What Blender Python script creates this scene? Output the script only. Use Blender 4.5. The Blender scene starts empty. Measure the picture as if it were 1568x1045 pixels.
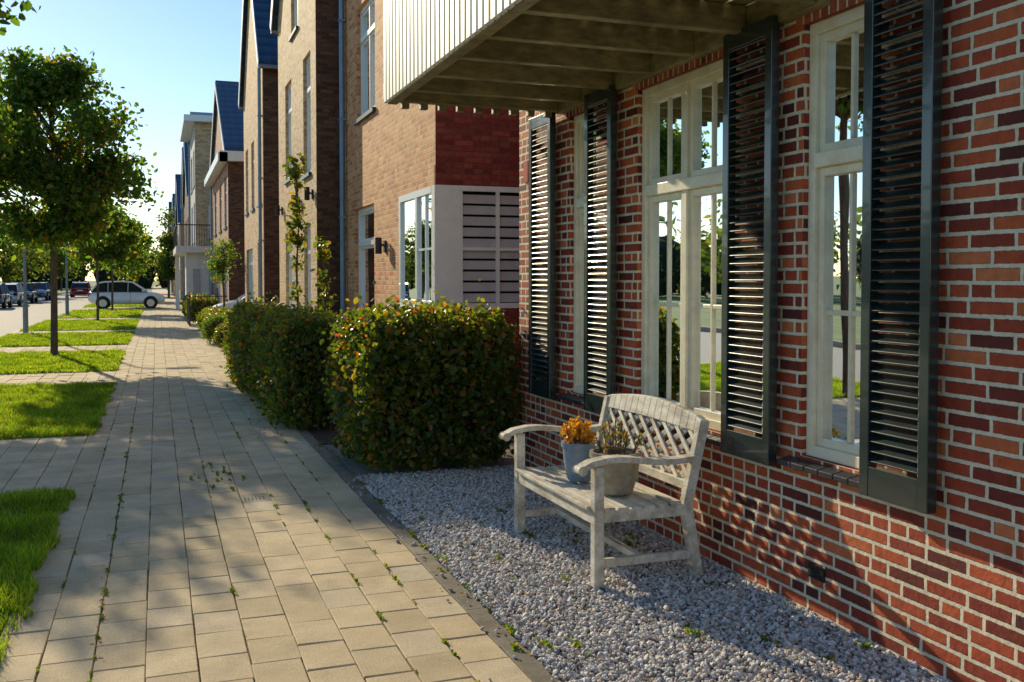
import bpy, math, random
import numpy as np
from mathutils import Vector
random.seed(7); rng=np.random.default_rng(7)
R=math.radians
scene=bpy.context.scene
COL=scene.collection

# ------------------------------------------------------------------ helpers
class NB:
    def __init__(s,name):
        s.mat=bpy.data.materials.new(name); s.mat.use_nodes=True
        s.t=s.mat.node_tree; s.n=s.t.nodes; s.l=s.t.links
        s.n.clear(); s.out=s.n.new('ShaderNodeOutputMaterial')
    def node(s,typ,**k):
        x=s.n.new(typ)
        for a,b in k.items(): setattr(x,a,b)
        return x
    def inp(s,sock,val):
        if hasattr(val,'is_output') or isinstance(val,bpy.types.NodeSocket): s.l.new(val,sock)
        else: sock.default_value=val
    def math(s,op,a,b=None,c=None):
        x=s.node('ShaderNodeMath',operation=op); s.inp(x.inputs[0],a)
        if b is not None: s.inp(x.inputs[1],b)
        if c is not None: s.inp(x.inputs[2],c)
        return x.outputs[0]
    def noise(s,vec,scale,detail=3,rough=.55):
        x=s.node('ShaderNodeTexNoise'); x.inputs['Scale'].default_value=scale
        x.inputs['Detail'].default_value=detail; x.inputs['Roughness'].default_value=rough
        if vec is not None: s.l.new(vec,x.inputs['Vector'])
        return x.outputs['Fac']
    def ramp(s,fac,stops,interp='LINEAR'):
        x=s.node('ShaderNodeValToRGB'); x.color_ramp.interpolation=interp
        e=x.color_ramp.elements
        while len(e)<len(stops): e.new(.5)
        for i,(p,c) in enumerate(stops):
            e[i].position=p; e[i].color=(*c,1)
        s.l.new(fac,x.inputs[0]); return x.outputs[0]
    def mix(s,fac,a,b,mode='MIX'):
        x=s.node('ShaderNodeMix',data_type='RGBA',blend_type=mode)
        s.inp(x.inputs[0],fac)
        for i,v in ((6,a),(7,b)):
            if isinstance(v,tuple): x.inputs[i].default_value=(*v,1) if len(v)==3 else v
            else: s.l.new(v,x.inputs[i])
        return x.outputs[2]
    def mrange(s,v,a,b,c=0,d=1,smooth=False):
        x=s.node('ShaderNodeMapRange'); 
        if smooth: x.interpolation_type='SMOOTHSTEP'
        s.l.new(v,x.inputs[0])
        for i,q in enumerate((a,b,c,d)): x.inputs[i+1].default_value=q
        return x.outputs[0]
    def pos(s): return s.node('ShaderNodeNewGeometry')
    def bsdf(s,color,rough=.6,metal=0,spec=.5,normal=None,coat=0):
        x=s.node('ShaderNodeBsdfPrincipled')
        if isinstance(color,tuple): x.inputs['Base Color'].default_value=(*color,1)
        else: s.l.new(color,x.inputs['Base Color'])
        s.inp(x.inputs['Roughness'],rough); x.inputs['Metallic'].default_value=metal
        x.inputs['Specular IOR Level'].default_value=spec
        x.inputs['Coat Weight'].default_value=coat
        if normal is not None: s.l.new(normal,x.inputs['Normal'])
        return x
    def bump(s,h,strength=1,dist=.01):
        x=s.node('ShaderNodeBump'); x.inputs['Strength'].default_value=strength
        x.inputs['Distance'].default_value=dist; s.l.new(h,x.inputs['Height']); return x.outputs[0]
    def fin(s,sh):
        s.l.new(sh.outputs[0] if hasattr(sh,'outputs') else sh,s.out.inputs[0]); return s.mat

def plain(name,col,rough=.6,var=.15,scale=8,bump=0,metal=0,spec=.5,coat=0,dirt=None,stretch=None,dr=(.45,.7)):
    b=NB(name); g=b.pos(); v=g.outputs['Position']
    if stretch:
        m=b.node('ShaderNodeMapping'); m.inputs['Scale'].default_value=stretch; b.l.new(v,m.inputs[0]); v=m.outputs[0]
    n=b.noise(v,scale,5)
    lo=tuple(c*(1-var) for c in col); hi=tuple(min(1,c*(1+var)) for c in col)
    c=b.ramp(n,[(.3,lo),(.7,hi)])
    if dirt:
        n2=b.noise(v,scale*.35,6,.7); c=b.mix(b.mrange(n2,dr[0],dr[1],0,.8),c,dirt)
    nm=None
    if bump: nm=b.bump(b.noise(v,scale*4,4),.6,bump)
    return b.fin(b.bsdf(c,rough,metal,spec,nm,coat))

def island(name,stops,rough=.7,trans=0,spec=.3,nscale=0,nbump=0,nvar=.3,fine=0):
    b=NB(name); g=b.pos()
    c=b.ramp(g.outputs['Random Per Island'],stops)
    nm=None
    if nscale:
        n=b.noise(g.outputs['Position'],nscale,5)
        k=b.mrange(n,.3,.7,1-nvar,1+nvar*.6)
        if fine:
            k=b.math('MULTIPLY',k,b.mrange(b.noise(g.outputs['Position'],fine,3,.7),.3,.7,.74,1.2))
            k=b.math('MULTIPLY',k,b.mrange(b.noise(g.outputs['Position'],1.7,6,.75),.5,.75,1.0,.72))
        cc=b.node('ShaderNodeCombineColor'); [b.l.new(k,cc.inputs[i]) for i in range(3)]
        c=b.mix(1.0,c,cc.outputs[0],'MULTIPLY')
        if nbump: nm=b.bump(b.noise(g.outputs['Position'],nscale*5,4),.7,nbump)
    p=b.bsdf(c,rough,0,spec,nm)
    if trans:
        t=b.node('ShaderNodeBsdfTranslucent')
        tc=b.mix(1.0,c,(3.4,3.0,.8),'MULTIPLY'); b.l.new(tc,t.inputs[0])
        m=b.node('ShaderNodeMixShader'); m.inputs[0].default_value=trans
        b.l.new(p.outputs[0],m.inputs[1]); b.l.new(t.outputs[0],m.inputs[2]); return b.fin(m)
    return b.fin(p)

def brick(name,stops,mortar,bw=.22,bh=.0635,joint=.013,bump=.007,rough=.8,soldier=False,vary=.25,bright=0):
    b=NB(name); g=b.pos(); sp=b.node('ShaderNodeSeparateXYZ'); b.l.new(g.outputs['Position'],sp.inputs[0])
    sn=b.node('ShaderNodeSeparateXYZ'); b.l.new(g.outputs['True Normal'],sn.inputs[0])
    isx=b.math('GREATER_THAN',b.math('ABSOLUTE',sn.outputs[0]),.5)
    u=b.math('ADD',b.math('MULTIPLY',isx,sp.outputs[1]),b.math('MULTIPLY',b.math('SUBTRACT',1.0,isx),sp.outputs[0]))
    v=sp.outputs[2]
    vv=b.math('DIVIDE',v,bh); row=b.math('FLOOR',vv)
    wr=b.node('ShaderNodeTexWhiteNoise',noise_dimensions='1D'); b.l.new(row,wr.inputs['W'])
    if soldier: off=0.0
    else: off=b.math('ADD',b.math('MULTIPLY',row,.5),b.math('MULTIPLY',wr.outputs[0],.22))
    uu=b.math('ADD',b.math('DIVIDE',u,bw),off); idu=b.math('FLOOR',uu)
    fu=b.math('FRACT',uu); fv=b.math('FRACT',vv)
    du=b.math('MULTIPLY',b.math('MINIMUM',fu,b.math('SUBTRACT',1.0,fu)),bw)
    dv=b.math('MULTIPLY',b.math('MINIMUM',fv,b.math('SUBTRACT',1.0,fv)),bh)
    cb=b.node('ShaderNodeCombineXYZ'); b.l.new(idu,cb.inputs[0]); b.l.new(row,cb.inputs[1])
    if not soldier:
        ws=b.node('ShaderNodeTexWhiteNoise',noise_dimensions='3D'); cb3=b.node('ShaderNodeCombineXYZ'); b.l.new(idu,cb3.inputs[0]); b.l.new(row,cb3.inputs[1]); cb3.inputs[2].default_value=5.5
        b.l.new(cb3.outputs[0],ws.inputs[0])
        split=b.math('GREATER_THAN',ws.outputs[0],.74)
        dh=b.math('MULTIPLY',b.math('ABSOLUTE',b.math('SUBTRACT',fu,.5)),bw)
        dh=b.math('ADD',dh,b.math('MULTIPLY',b.math('SUBTRACT',1.0,split),1.0))
        du=b.math('MINIMUM',du,dh)
        half=b.math('MULTIPLY',split,b.math('GREATER_THAN',fu,.5)); b.l.new(half,cb.inputs[2])
    e=b.math('MINIMUM',du,dv)
    nz=b.noise(g.outputs['Position'],55,3)
    e=b.math('ADD',e,b.math('MULTIPLY',b.math('SUBTRACT',nz,.5),.008))
    mask=b.mrange(e,joint/2-.0012,joint/2+.0018,0,1,True)
    wn=b.node('ShaderNodeTexWhiteNoise',noise_dimensions='3D'); b.l.new(cb.outputs[0],wn.inputs[0])
    c=b.ramp(wn.outputs[0],stops)
    n2=b.noise(g.outputs['Position'],22,6,.65)
    k=b.mrange(n2,.25,.75,1-vary*1.4,1+vary)
    n3=b.noise(g.outputs['Position'],1.1,3)
    k=b.math('MULTIPLY',k,b.mrange(n3,.3,.7,.88,1.12))
    cc=b.node('ShaderNodeCombineColor'); [b.l.new(k,cc.inputs[i]) for i in range(3)]
    c=b.mix(1.0,c,cc.outputs[0],'MULTIPLY')
    mc=b.ramp(n2,[(.3,tuple(x*.75 for x in mortar)),(.7,mortar)])
    c=b.mix(mask,mc,c)
    n4=b.noise(g.outputs['Position'],3.3,6,.7); c=b.mix(b.mrange(n4,.58,.85,0,.22),c,(.12,.07,.05))
    h=b.math('ADD',mask,b.math('MULTIPLY',n2,.45))
    return b.fin(b.bsdf(c,rough,0,.3,b.bump(h,1,bump)))

class MB:
    def __init__(s): s.v=[];s.f=[];s.m=[]
    def quad(s,pts,mi=0):
        k=len(s.v); s.v+= [tuple(p) for p in pts]; s.f.append(tuple(range(k,k+len(pts)))); s.m.append(mi)
    def hexa(s,c,mi=0):
        k=len(s.v); s.v+=[tuple(p) for p in c]
        for f in ((0,3,2,1),(4,5,6,7),(0,1,5,4),(1,2,6,5),(2,3,7,6),(3,0,4,7)):
            s.f.append(tuple(k+i for i in f)); s.m.append(mi)
    def box(s,x0,x1,y0,y1,z0,z1,mi=0):
        x0,x1=sorted((x0,x1)); y0,y1=sorted((y0,y1)); z0,z1=sorted((z0,z1))
        s.hexa([(x0,y0,z0),(x1,y0,z0),(x1,y1,z0),(x0,y1,z0),(x0,y0,z1),(x1,y0,z1),(x1,y1,z1),(x0,y1,z1)],mi)
    def beam(s,p0,p1,w,h,up=(0,0,1),mi=0):
        p0=Vector(p0);p1=Vector(p1);d=(p1-p0).normalized();sd=d.cross(Vector(up)).normalized();u=sd.cross(d)
        a=sd*w/2;b=u*h/2
        s.hexa([p0-a-b,p0+a-b,p1+a-b,p1-a-b,p0-a+b,p0+a+b,p1+a+b,p1-a+b],mi)
    def tube(s,pts,rad,n=8,mi=0,cap=True):
        pts=[Vector(p) for p in pts]; rings=[]
        for i,p in enumerate(pts):
            d=(pts[min(i+1,len(pts)-1)]-pts[max(i-1,0)]).normalized()
            up=Vector((0,0,1)) if abs(d.z)<.9 else Vector((1,0,0))
            a=d.cross(up).normalized(); b=d.cross(a)
            k=len(s.v); r=rad[i]
            for j in range(n):
                t=2*math.pi*j/n; s.v.append(tuple(p+a*math.cos(t)*r+b*math.sin(t)*r))
            rings.append(k)
        for i in range(len(pts)-1):
            for j in range(n):
                s.f.append((rings[i]+j,rings[i]+(j+1)%n,rings[i+1]+(j+1)%n,rings[i+1]+j)); s.m.append(mi)
        if cap:
            s.f.append(tuple(rings[0]+j for j in range(n))); s.m.append(mi)
            s.f.append(tuple(rings[-1]+n-1-j for j in range(n))); s.m.append(mi)
    def lathe(s,c,prof,n=28,mi=0):
        rings=[]
        for r,z in prof:
            rings.append(len(s.v))
            for j in range(n):
                t=2*math.pi*j/n; s.v.append((c[0]+r*math.cos(t),c[1]+r*math.sin(t),c[2]+z))
        for i in range(len(prof)-1):
            for j in range(n):
                s.f.append((rings[i]+j,rings[i]+(j+1)%n,rings[i+1]+(j+1)%n,rings[i+1]+j)); s.m.append(mi)
    def obj(s,name,mats,parent=None,smooth=False,bevel=0):
        me=bpy.data.meshes.new(name); me.from_pydata(s.v,[],s.f)
        for m in (mats if isinstance(mats,(list,tuple)) else [mats]): me.materials.append(m)
        me.polygons.foreach_set('material_index',s.m)
        if smooth: me.polygons.foreach_set('use_smooth',[True]*len(s.f))
        me.update(); o=bpy.data.objects.new(name,me); COL.objects.link(o)
        if bevel:
            md=o.modifiers.new('b','BEVEL'); md.width=bevel; md.segments=2; md.limit_method='ANGLE'
        if parent: o.parent=parent
        return o
def empty(name,loc=(0,0,0)):
    o=bpy.data.objects.new(name,None); COL.objects.link(o); o.location=loc; o.empty_display_size=.2; return o

def npmesh(name,verts,faces,mat,parent=None):
    verts=np.ascontiguousarray(verts,dtype=np.float32); faces=np.ascontiguousarray(faces,dtype=np.int32)
    me=bpy.data.meshes.new(name); n,k=faces.shape
    me.vertices.add(len(verts)); me.vertices.foreach_set('co',verts.ravel())
    me.loops.add(n*k); me.loops.foreach_set('vertex_index',faces.ravel())
    me.polygons.add(n); me.polygons.foreach_set('loop_start',np.arange(0,n*k,k,dtype=np.int32))
    try: me.polygons.foreach_set('loop_total',np.full(n,k,dtype=np.int32))
    except Exception: pass
    me.materials.append(mat); me.update(calc_edges=True); me.validate()
    me.polygons.foreach_set('use_smooth',np.zeros(len(me.polygons),dtype=bool)); me.update()
    o=bpy.data.objects.new(name,me); COL.objects.link(o)
    if parent: o.parent=parent
    return o
def unit(v): return v/np.maximum(np.linalg.norm(v,axis=1,keepdims=True),1e-6)
def leaf_arrays(pos,size,nrm=None,bias=0.0,aspect=.62):
    N=len(pos); n=unit(rng.normal(size=(N,3)))
    if nrm is not None: n=unit(n*(1-bias)+nrm*bias)
    t=unit(np.cross(n,unit(rng.normal(size=(N,3))))); b=np.cross(n,t)
    s=(size*rng.uniform(.65,1.3,N))[:,None]; w=s*aspect*.5
    f=n*s*.10
    V=np.stack([pos-t*s*.5, pos-t*s*.15-b*w+f, pos+t*s*.25-b*w*.75+f, pos+t*s*.5, pos+t*s*.25+b*w*.75+f, pos-t*s*.15+b*w+f],1)
    base=np.arange(N)[:,None]*6
    F=np.concatenate([base+np.array([0,1,2,3]),base+np.array([0,3,4,5])],0)
    return V.reshape(-1,3),F
def leaves(name,pos,size,mat,parent=None,nrm=None,bias=0.0,aspect=.62):
    V,F=leaf_arrays(pos,size,nrm,bias,aspect); return npmesh(name,V,F,mat,parent)

# ------------------------------------------------------------------ materials
M={}
M['brick1']=brick('red_brick',[(0,(.09,.026,.022)),(.16,(.25,.043,.026)),(.5,(.43,.078,.034)),(.85,(.56,.125,.046)),(1,(.64,.21,.085))],(.90,.79,.59),joint=.017,bump=.011,vary=.2)
M['soldier']=brick('soldier_brick',[(0,(.12,.03,.02)),(.5,(.36,.075,.034)),(1,(.52,.14,.06))],(.7,.6,.45),bw=.0635,bh=.23,soldier=True,bump=.009)
M['brick2']=brick('orange_brick',[(0,(.50,.165,.06)),(.5,(.76,.31,.12)),(1,(.86,.45,.2))],(.76,.58,.38),joint=.011,bump=.005)
M['brick2_shade']=brick('shaded_red_brick',[(0,(.20,.03,.025)),(.5,(.3,.05,.036)),(1,(.4,.08,.055))],(.17,.08,.055),joint=.011,bump=.004)  # for the sunless side wall: its shade is darkened into brick and mortar
M['brick3']=brick('tan_brick',[(0,(.42,.25,.12)),(.5,(.62,.39,.2)),(1,(.74,.52,.3))],(.66,.53,.36),joint=.011,bump=.004)
M['brick3_shade']=brick('shaded_brown_brick',[(0,(.08,.04,.026)),(.5,(.14,.068,.042)),(1,(.2,.1,.06))],(.13,.08,.055),joint=.011,bump=.004)  # side-wall shade darkened into the brick colour; one far front reuses it
M['brick4']=brick('sand_brick',[(0,(.54,.29,.14)),(.5,(.70,.42,.21)),(1,(.80,.54,.3))],(.64,.52,.38),joint=.011,bump=.003)
M['white_wall']=plain('white_render',(.8,.79,.75),.8,.06,3,.002)
M['grey_wall']=plain('grey_render',(.46,.48,.5),.8,.08,3,.002)
M['frame']=plain('window_frame_paint',(.87,.82,.63),.38,.05,20,0,coat=.2,dirt=(.70,.61,.43))
M['white']=plain('white_paint',(.84,.84,.81),.4,.04,10,coat=.2)
M['shutter']=plain('shutter_paint',(.012,.028,.028),.27,.3,12,.0006,spec=.8,coat=.6)
M['sill']=plain('sill_tile',(.035,.035,.042),.35,.3,15,.002)
M['wood_dark']=plain('stained_wood',(.28,.23,.10),.55,.4,9,.003,stretch=(1,1,3),dirt=(.13,.10,.045))
M['batten']=plain('painted_batten',(.86,.83,.74),.5,.08,5,.001,stretch=(1,1,.2))
M['batten_gap']=plain('balcony_lining',(.10,.10,.10),.8,.2,5)
M['bench']=plain('weathered_white_wood',(.73,.68,.57),.72,.18,26,.004,dirt=(.28,.22,.15),stretch=(1,.35,1),dr=(.44,.68))
M['metal']=plain('grey_metal',(.22,.27,.33),.4,.1,6,metal=.5)
M['zinc']=plain('zinc_pipe',(.2,.3,.42),.45,.12,5,metal=.4)
M['iron']=plain('black_iron',(.02,.02,.022),.5,.2,6)
M['pot1']=plain('glazed_pot',(.19,.26,.36),.4,.18,18,.002,dirt=(.36,.39,.4))
M['pot2']=plain('stone_pot',(.31,.28,.22),.8,.2,22,.004,dirt=(.16,.14,.1))
M['soil']=plain('soil',(.10,.07,.045),.95,.4,30,.02)
M['sand']=plain('joint_sand',(.17,.13,.07),.95,.4,9,.01,dirt=(.09,.09,.03))
M['road']=plain('road_asphalt',(.36,.33,.28),.85,.15,12,.004)
M['kerb']=plain('kerb_concrete',(.45,.41,.34),.8,.2,9,.004)
M['drain']=plain('drain_cover',(.33,.29,.22),.8,.25,20,.003)
M['lawn']=plain('lawn_soil',(.09,.16,.02),.95,.4,25,.01)
M['ground']=plain('far_meadow',(.13,.2,.04),.95,.35,.5,.0)
M['gravelbed']=plain('gravel_bed',(.30,.28,.25),.95,.4,60,.01)
M['bark']=plain('bark',(.13,.09,.06),.9,.35,18,.012,stretch=(1,1,.3))
M['interior']=plain('room_interior',(.035,.035,.04),.9,.3,2)  # near-black colour stands in for the darkness of unlit rooms
M['curtain']=plain('curtain',(.6,.58,.52),.9,.1,4)
M['blind']=plain('blind_slats',(.50,.48,.50),.6,.1,6)
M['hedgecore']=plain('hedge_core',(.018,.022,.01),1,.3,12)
M['plate']=plain('enamel_plate',(.55,.08,.06),.3,.05,5)

b=NB('window_glass'); fr=b.node('ShaderNodeFresnel'); fr.inputs[0].default_value=1.65
gl=b.node('ShaderNodeBsdfGlossy'); gl.inputs['Roughness'].default_value=.01; gl.inputs[0].default_value=(.88,.94,1,1)
nz=b.noise(b.pos().outputs['Position'],1.3,1); b.l.new(b.bump(nz,.25,.02),gl.inputs['Normal'])
tr=b.node('ShaderNodeBsdfTransparent'); tr.inputs[0].default_value=(.75,.8,.82,1)
mx=b.node('ShaderNodeMixShader'); b.l.new(b.math('MINIMUM',b.math('MULTIPLY',fr.outputs[0],1.6),1.0),mx.inputs[0]); b.l.new(tr.outputs[0],mx.inputs[1]); b.l.new(gl.outputs[0],mx.inputs[2])
M['glass']=b.fin(mx)

b=NB('roof_tiles'); g=b.pos(); sp=b.node('ShaderNodeSeparateXYZ'); b.l.new(g.outputs['Position'],sp.inputs[0])
wx=b.math('SINE',b.math('MULTIPLY',sp.outputs[0],2*math.pi/.3)); wz=b.math('FRACT',b.math('DIVIDE',sp.outputs[2],.27))
h=b.math('ADD',b.math('MULTIPLY',wx,.5),b.math('MULTIPLY',wz,-.9))
c=b.ramp(b.math('ADD',b.math('MULTIPLY',wz,.7),b.math('MULTIPLY',b.noise(g.outputs['Position'],3),.4)),[(.1,(.01,.022,.05)),(.5,(.025,.07,.15)),(1,(.04,.11,.21))])  # blue-black tiles, with the blue of reflected sky put into the colour
M['roof']=b.fin(b.bsdf(c,.5,0,.35,b.bump(h,1,.05)))

leafstops=[(0,(.032,.058,.012)),(.35,(.058,.098,.016)),(.7,(.10,.14,.02)),(.86,(.19,.18,.028)),(.94,(.28,.15,.03)),(1,(.26,.07,.025))]
M['hedge']=island('hedge_leaves',leafstops,.38,.45,.5)
M['tree']=island('tree_leaves',[(0,(.035,.08,.017)),(.5,(.06,.13,.024)),(.86,(.11,.18,.03)),(.95,(.19,.15,.03)),(1,(.25,.10,.025))],.45,.52,.4)
M['far']=island('far_leaves',[(0,(.03,.06,.02)),(.5,(.065,.11,.028)),(.85,(.13,.17,.04)),(1,(.22,.18,.05))],.7,.38,.2)
M['grass']=island('grass_blades',[(0,(.07,.13,.013)),(.5,(.13,.23,.02)),(.85,(.21,.31,.03)),(1,(.36,.33,.10))],.55,.5,.3,2.2,0,.4)
M['weed']=island('weed_leaves',[(0,(.05,.11,.015)),(.7,(.12,.2,.02)),(1,(.24,.19,.05))],.6,.4,.3)
M['dead']=island('fallen_leaves',[(0,(.2,.09,.03)),(.6,(.34,.17,.05)),(1,(.45,.3,.1))],.7,.2,.3)
M['stone']=island('gravel_stones',[(0,(.22,.20,.19)),(.15,(.46,.43,.40)),(.45,(.72,.68,.63)),(.78,(.84,.80,.75)),(.88,(.60,.40,.28)),(1,(.95,.93,.89))],.75,0,.35,60,.0,.15)
M['paver']=island('concrete_pavers',[(0,(.61,.48,.29)),(.5,(.70,.555,.345)),(.85,(.77,.61,.385)),(1,(.62,.53,.39))],.85,0,.25,5,.0022,.14,fine=120)
M['edge']=island('edging_pavers',[(0,(.22,.19,.15)),(.5,(.30,.26,.2)),(1,(.38,.32,.25))],.85,0,.25,9,.003,.3,fine=120)
M['succ1']=island('yellow_succulent',[(0,(.35,.28,.03)),(.4,(.6,.36,.03)),(.8,(.65,.2,.03)),(1,(.2,.3,.05))],.4,.2,.4)
M['succ2']=island('green_succulent',[(0,(.10,.17,.03)),(.5,(.22,.2,.05)),(1,(.35,.10,.04))],.45,.2,.4)

# ------------------------------------------------------------------ camera, world, sun
cam=bpy.data.cameras.new('camera'); co=bpy.data.objects.new('camera',cam); COL.objects.link(co)
cam.sensor_width=36; cam.lens=36*1500/1568; cam.clip_end=3000; cam.clip_start=.05
co.location=(0,0,1.6); co.rotation_euler=(R(88.2),0,R(-19.93)); cam.shift_y=-.03
scene.camera=co
EL=R(20.5); AZ=R(-14)
sd=Vector((math.sin(AZ)*math.cos(EL),math.cos(AZ)*math.cos(EL),math.sin(EL)))
sun=bpy.data.lights.new('sun','SUN'); sun.energy=5.0; sun.angle=R(.5); sun.color=(1,.845,.56)
so=bpy.data.objects.new('sun',sun); COL.objects.link(so); so.rotation_euler=(-sd).to_track_quat('-Z','Y').to_euler(); so.location=(-10,30,20)
w=bpy.data.worlds.new('World'); scene.world=w; w.use_nodes=True
nt=w.node_tree; bg=nt.nodes['Background']; sky=nt.nodes.new('ShaderNodeTexSky'); sky.sky_type='NISHITA'; sky.sun_disc=False
sky.sun_elevation=EL; sky.sun_rotation=AZ%(2*math.pi); sky.air_density=1.0; sky.dust_density=.08; sky.ozone_density=2.4
hs=nt.nodes.new('ShaderNodeHueSaturation'); hs.inputs['Saturation'].default_value=1.08
nt.links.new(sky.outputs[0],hs.inputs['Color']); nt.links.new(hs.outputs[0],bg.inputs[0]); bg.inputs[1].default_value=.148
scene.view_settings.view_transform='Standard'; scene.view_settings.look='None'; scene.view_settings.exposure=0

# ------------------------------------------------------------------ ground
mb=MB(); mb.quad([(-900,-300,-.14),(900,-300,-.14),(900,1500,-.14),(-900,1500,-.14)]); mb.obj('ground',M['ground'])
mb=MB(); mb.quad([(-10.6,-40,-.132),(-4.12,-40,-.132),(-4.12,260,-.132),(-10.6,260,-.132)]); mb.obj('road',M['road'])
for nm,x in (('kerb',-4.12),('kerb',-10.72)):
    mb=MB()
    y=-10
    while y<160:
        mb.box(x,x+.12,y+.004,y+.996,-.138,.0); y+=1
    mb.obj(nm,M['kerb'],bevel=.008)
mb=MB(); mb.box(-4.0,1.49,-10,260,-.136,-.010); mb.obj('pavement_bed',M['sand'])
mb=MB(); mb.box(1.49,3.4,-6,9.6,-.136,-.018); mb.obj('gravel_bed',M['gravelbed'])
mb=MB(); mb.box(1.49,14,9.6,150,-.136,-.006); mb.obj('garden_soil',M['soil'])

patches=[(-6,8.0),(10.9,16.2),(18.4,23.4),(25.8,31.5),(33.5,41.5),(44,55),(61,72),(75,90),(94,130)]
strips=[(8.0,10.9),(16.2,18.4),(23.4,25.8),(31.5,33.5),(41.5,44),(55,61),(72,75)]
XL=-.68
def paverset(cols,y0,y1,out,wid,ln=.3,g=.0024):
    for ci,x in enumerate(cols):
        y=y0-(ln/2 if ci%2 else 0)
        while y<y1-.02:
            a=max(y,y0); bb=min(y+ln,y1)
            if bb-a>.04: out.append((x+g,x+wid-g,a+g,bb-g))
            y+=ln
def paver_mesh(name,rects,mat):
    r=np.array(rects); N=len(r); j=rng.normal(size=(N,3))*np.array([.0013,.005,.005]); 
    x0,x1,y0,y1=r.T; bv=.0035
    def ring(ins,z):
        X=np.stack([x0+ins,x1-ins,x1-ins,x0+ins],1);Y=np.stack([y0+ins,y0+ins,y1-ins,y1-ins],1)
        cx=((x0+x1)/2)[:,None];cy=((y0+y1)/2)[:,None]
        Z=z+j[:,:1]+(X-cx)*j[:,1:2]*1.3+(Y-cy)*j[:,2:3]*1.3
        return np.stack([X,Y,Z],2)
    V=np.concatenate([ring(0,-.03),ring(0,-.0035),ring(bv,0.0)],1)
    V[...,:2]+=rng.normal(size=(N,1,2))*.0015
    V=V.reshape(-1,3)
    B=np.arange(N)[:,None]*12; F=[]
    for k in range(2):
        for i in range(4):
            q=(i+1)%4; F.append(B+np.array([k*4+i,k*4+q,k*4+4+q,k*4+4+i]))
    F.append(B+np.array([8,9,10,11]))
    npmesh(name,V,np.concatenate(F,0),mat)
rects=[]; W=2.07/10
paverset([XL+W*i for i in range(10)],-1.5,75,rects,W,ln=.29)
for a,bb in strips:
    n=15; ww=(XL+3.99)/n
    paverset([-3.99+ww*i for i in range(n)],a,bb,rects,ww)
DX,DY=XL+W*6.5,7.25
keep=[];gone=[]
for r in rects:
    (gone if (abs((r[0]+r[1])/2-DX)<.15 and abs((r[2]+r[3])/2-DY)<.15) else keep).append(r)
rects=keep
paver_mesh('pavement',rects,M['paver'])
rects=[]; paverset([1.392],-1.5,75,rects,.098,ln=.5); paver_mesh('pavement_edging',rects,M['edge'])
mb=MB(); mb.quad([(-.68,75,-.002),(1.49,75,-.002),(1.49,250,-.002),(-.68,250,-.002)]); mb.obj('distant_pavement',M['paver'])
mb=MB()
for g_ in gone: mb.box(g_[0],g_[1],g_[2],g_[3],-.03,-.002)
if gone:
    gx0=min(g_[0] for g_ in gone)+.02;gx1=max(g_[1] for g_ in gone)-.02;gy=(min(g_[2] for g_ in gone)+max(g_[3] for g_ in gone))/2
    k=0;x=gx0
    while x<gx1-.02: mb.box(x,x+.011,gy-.055,gy+.055,-.02,-.0005,1); x+=.026
mb.obj('drain_grate',[M['drain'],M['iron']])

# grass
def blades(name,x0,x1,y0,y1,N,h,w=.004,edge=.05):
    x=rng.uniform(x0,x1,N);y=rng.uniform(y0,y1,N)
    nx=np.sin(y*5.1)*.5+np.sin(y*13.7+1)*.3+np.sin(y*31)*.2
    bare=np.sin(x*3.1+1)*np.sin(y*2.3)+np.sin(x*9+y*4)*.4
    keep=(x<x1-edge+nx*edge)&((bare<.95)|(rng.uniform(size=N)<.35)); x=x[keep];y=y[keep];N=len(x)
    a=rng.uniform(0,2*np.pi,N);hh=h*rng.uniform(.4,1.3,N)*(1+.4*np.sin(x*7+y*3)*np.sin(y*5-x*4));ww=w*rng.uniform(.7,1.4,N)
    dx=np.cos(a)*ww;dy=np.sin(a)*ww; l=rng.normal(size=(N,2))*.45*hh[:,None]
    z=np.full(N,.004)
    V=np.stack([np.stack([x-dx,y-dy,z],1),np.stack([x+dx,y+dy,z],1),np.stack([x+dx*.7+l[:,0]*.45,y+dy*.7+l[:,1]*.45,z+hh*.6],1),np.stack([x+l[:,0],y+l[:,1],z+hh],1),np.stack([x-dx*.7+l[:,0]*.45,y-dy*.7+l[:,1]*.45,z+hh*.6],1)],1).reshape(-1,3)
    B=np.arange(N)[:,None]*5
    return V,B
def grass_patch(y0,y1,specs):
    mb=MB(); mb.box(-4.0,XL-.01,y0,y1,-.02,.006)
    e=empty('lawn_patch'); mb.obj('turf',M['lawn'],e)
    for (x0,x1,ya,yb,N,h,w) in specs:
        V,B=blades('b',x0,x1,ya,yb,N,h,w)
        T=np.concatenate([B+np.array([0,1,2]),B+np.array([0,2,4]),B+np.array([4,2,3])],0)
        npmesh('blades',V,T,M['grass'],e)
for i,(a,bb) in enumerate(patches):
    if i==0: sp_=[(-2.3,XL+.12,2.4,8.03,95000,.05,.0026)]
    elif i==1: sp_=[(-4,XL+.12,a,bb,90000,.055,.0038)]
    elif i<5: sp_=[(-4,XL+.05,a,bb,30000,.06,.008)]
    else: sp_=[(-4,XL+.05,a,bb,9000,.07,.015)]
    grass_patch(a,bb,sp_)

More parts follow.
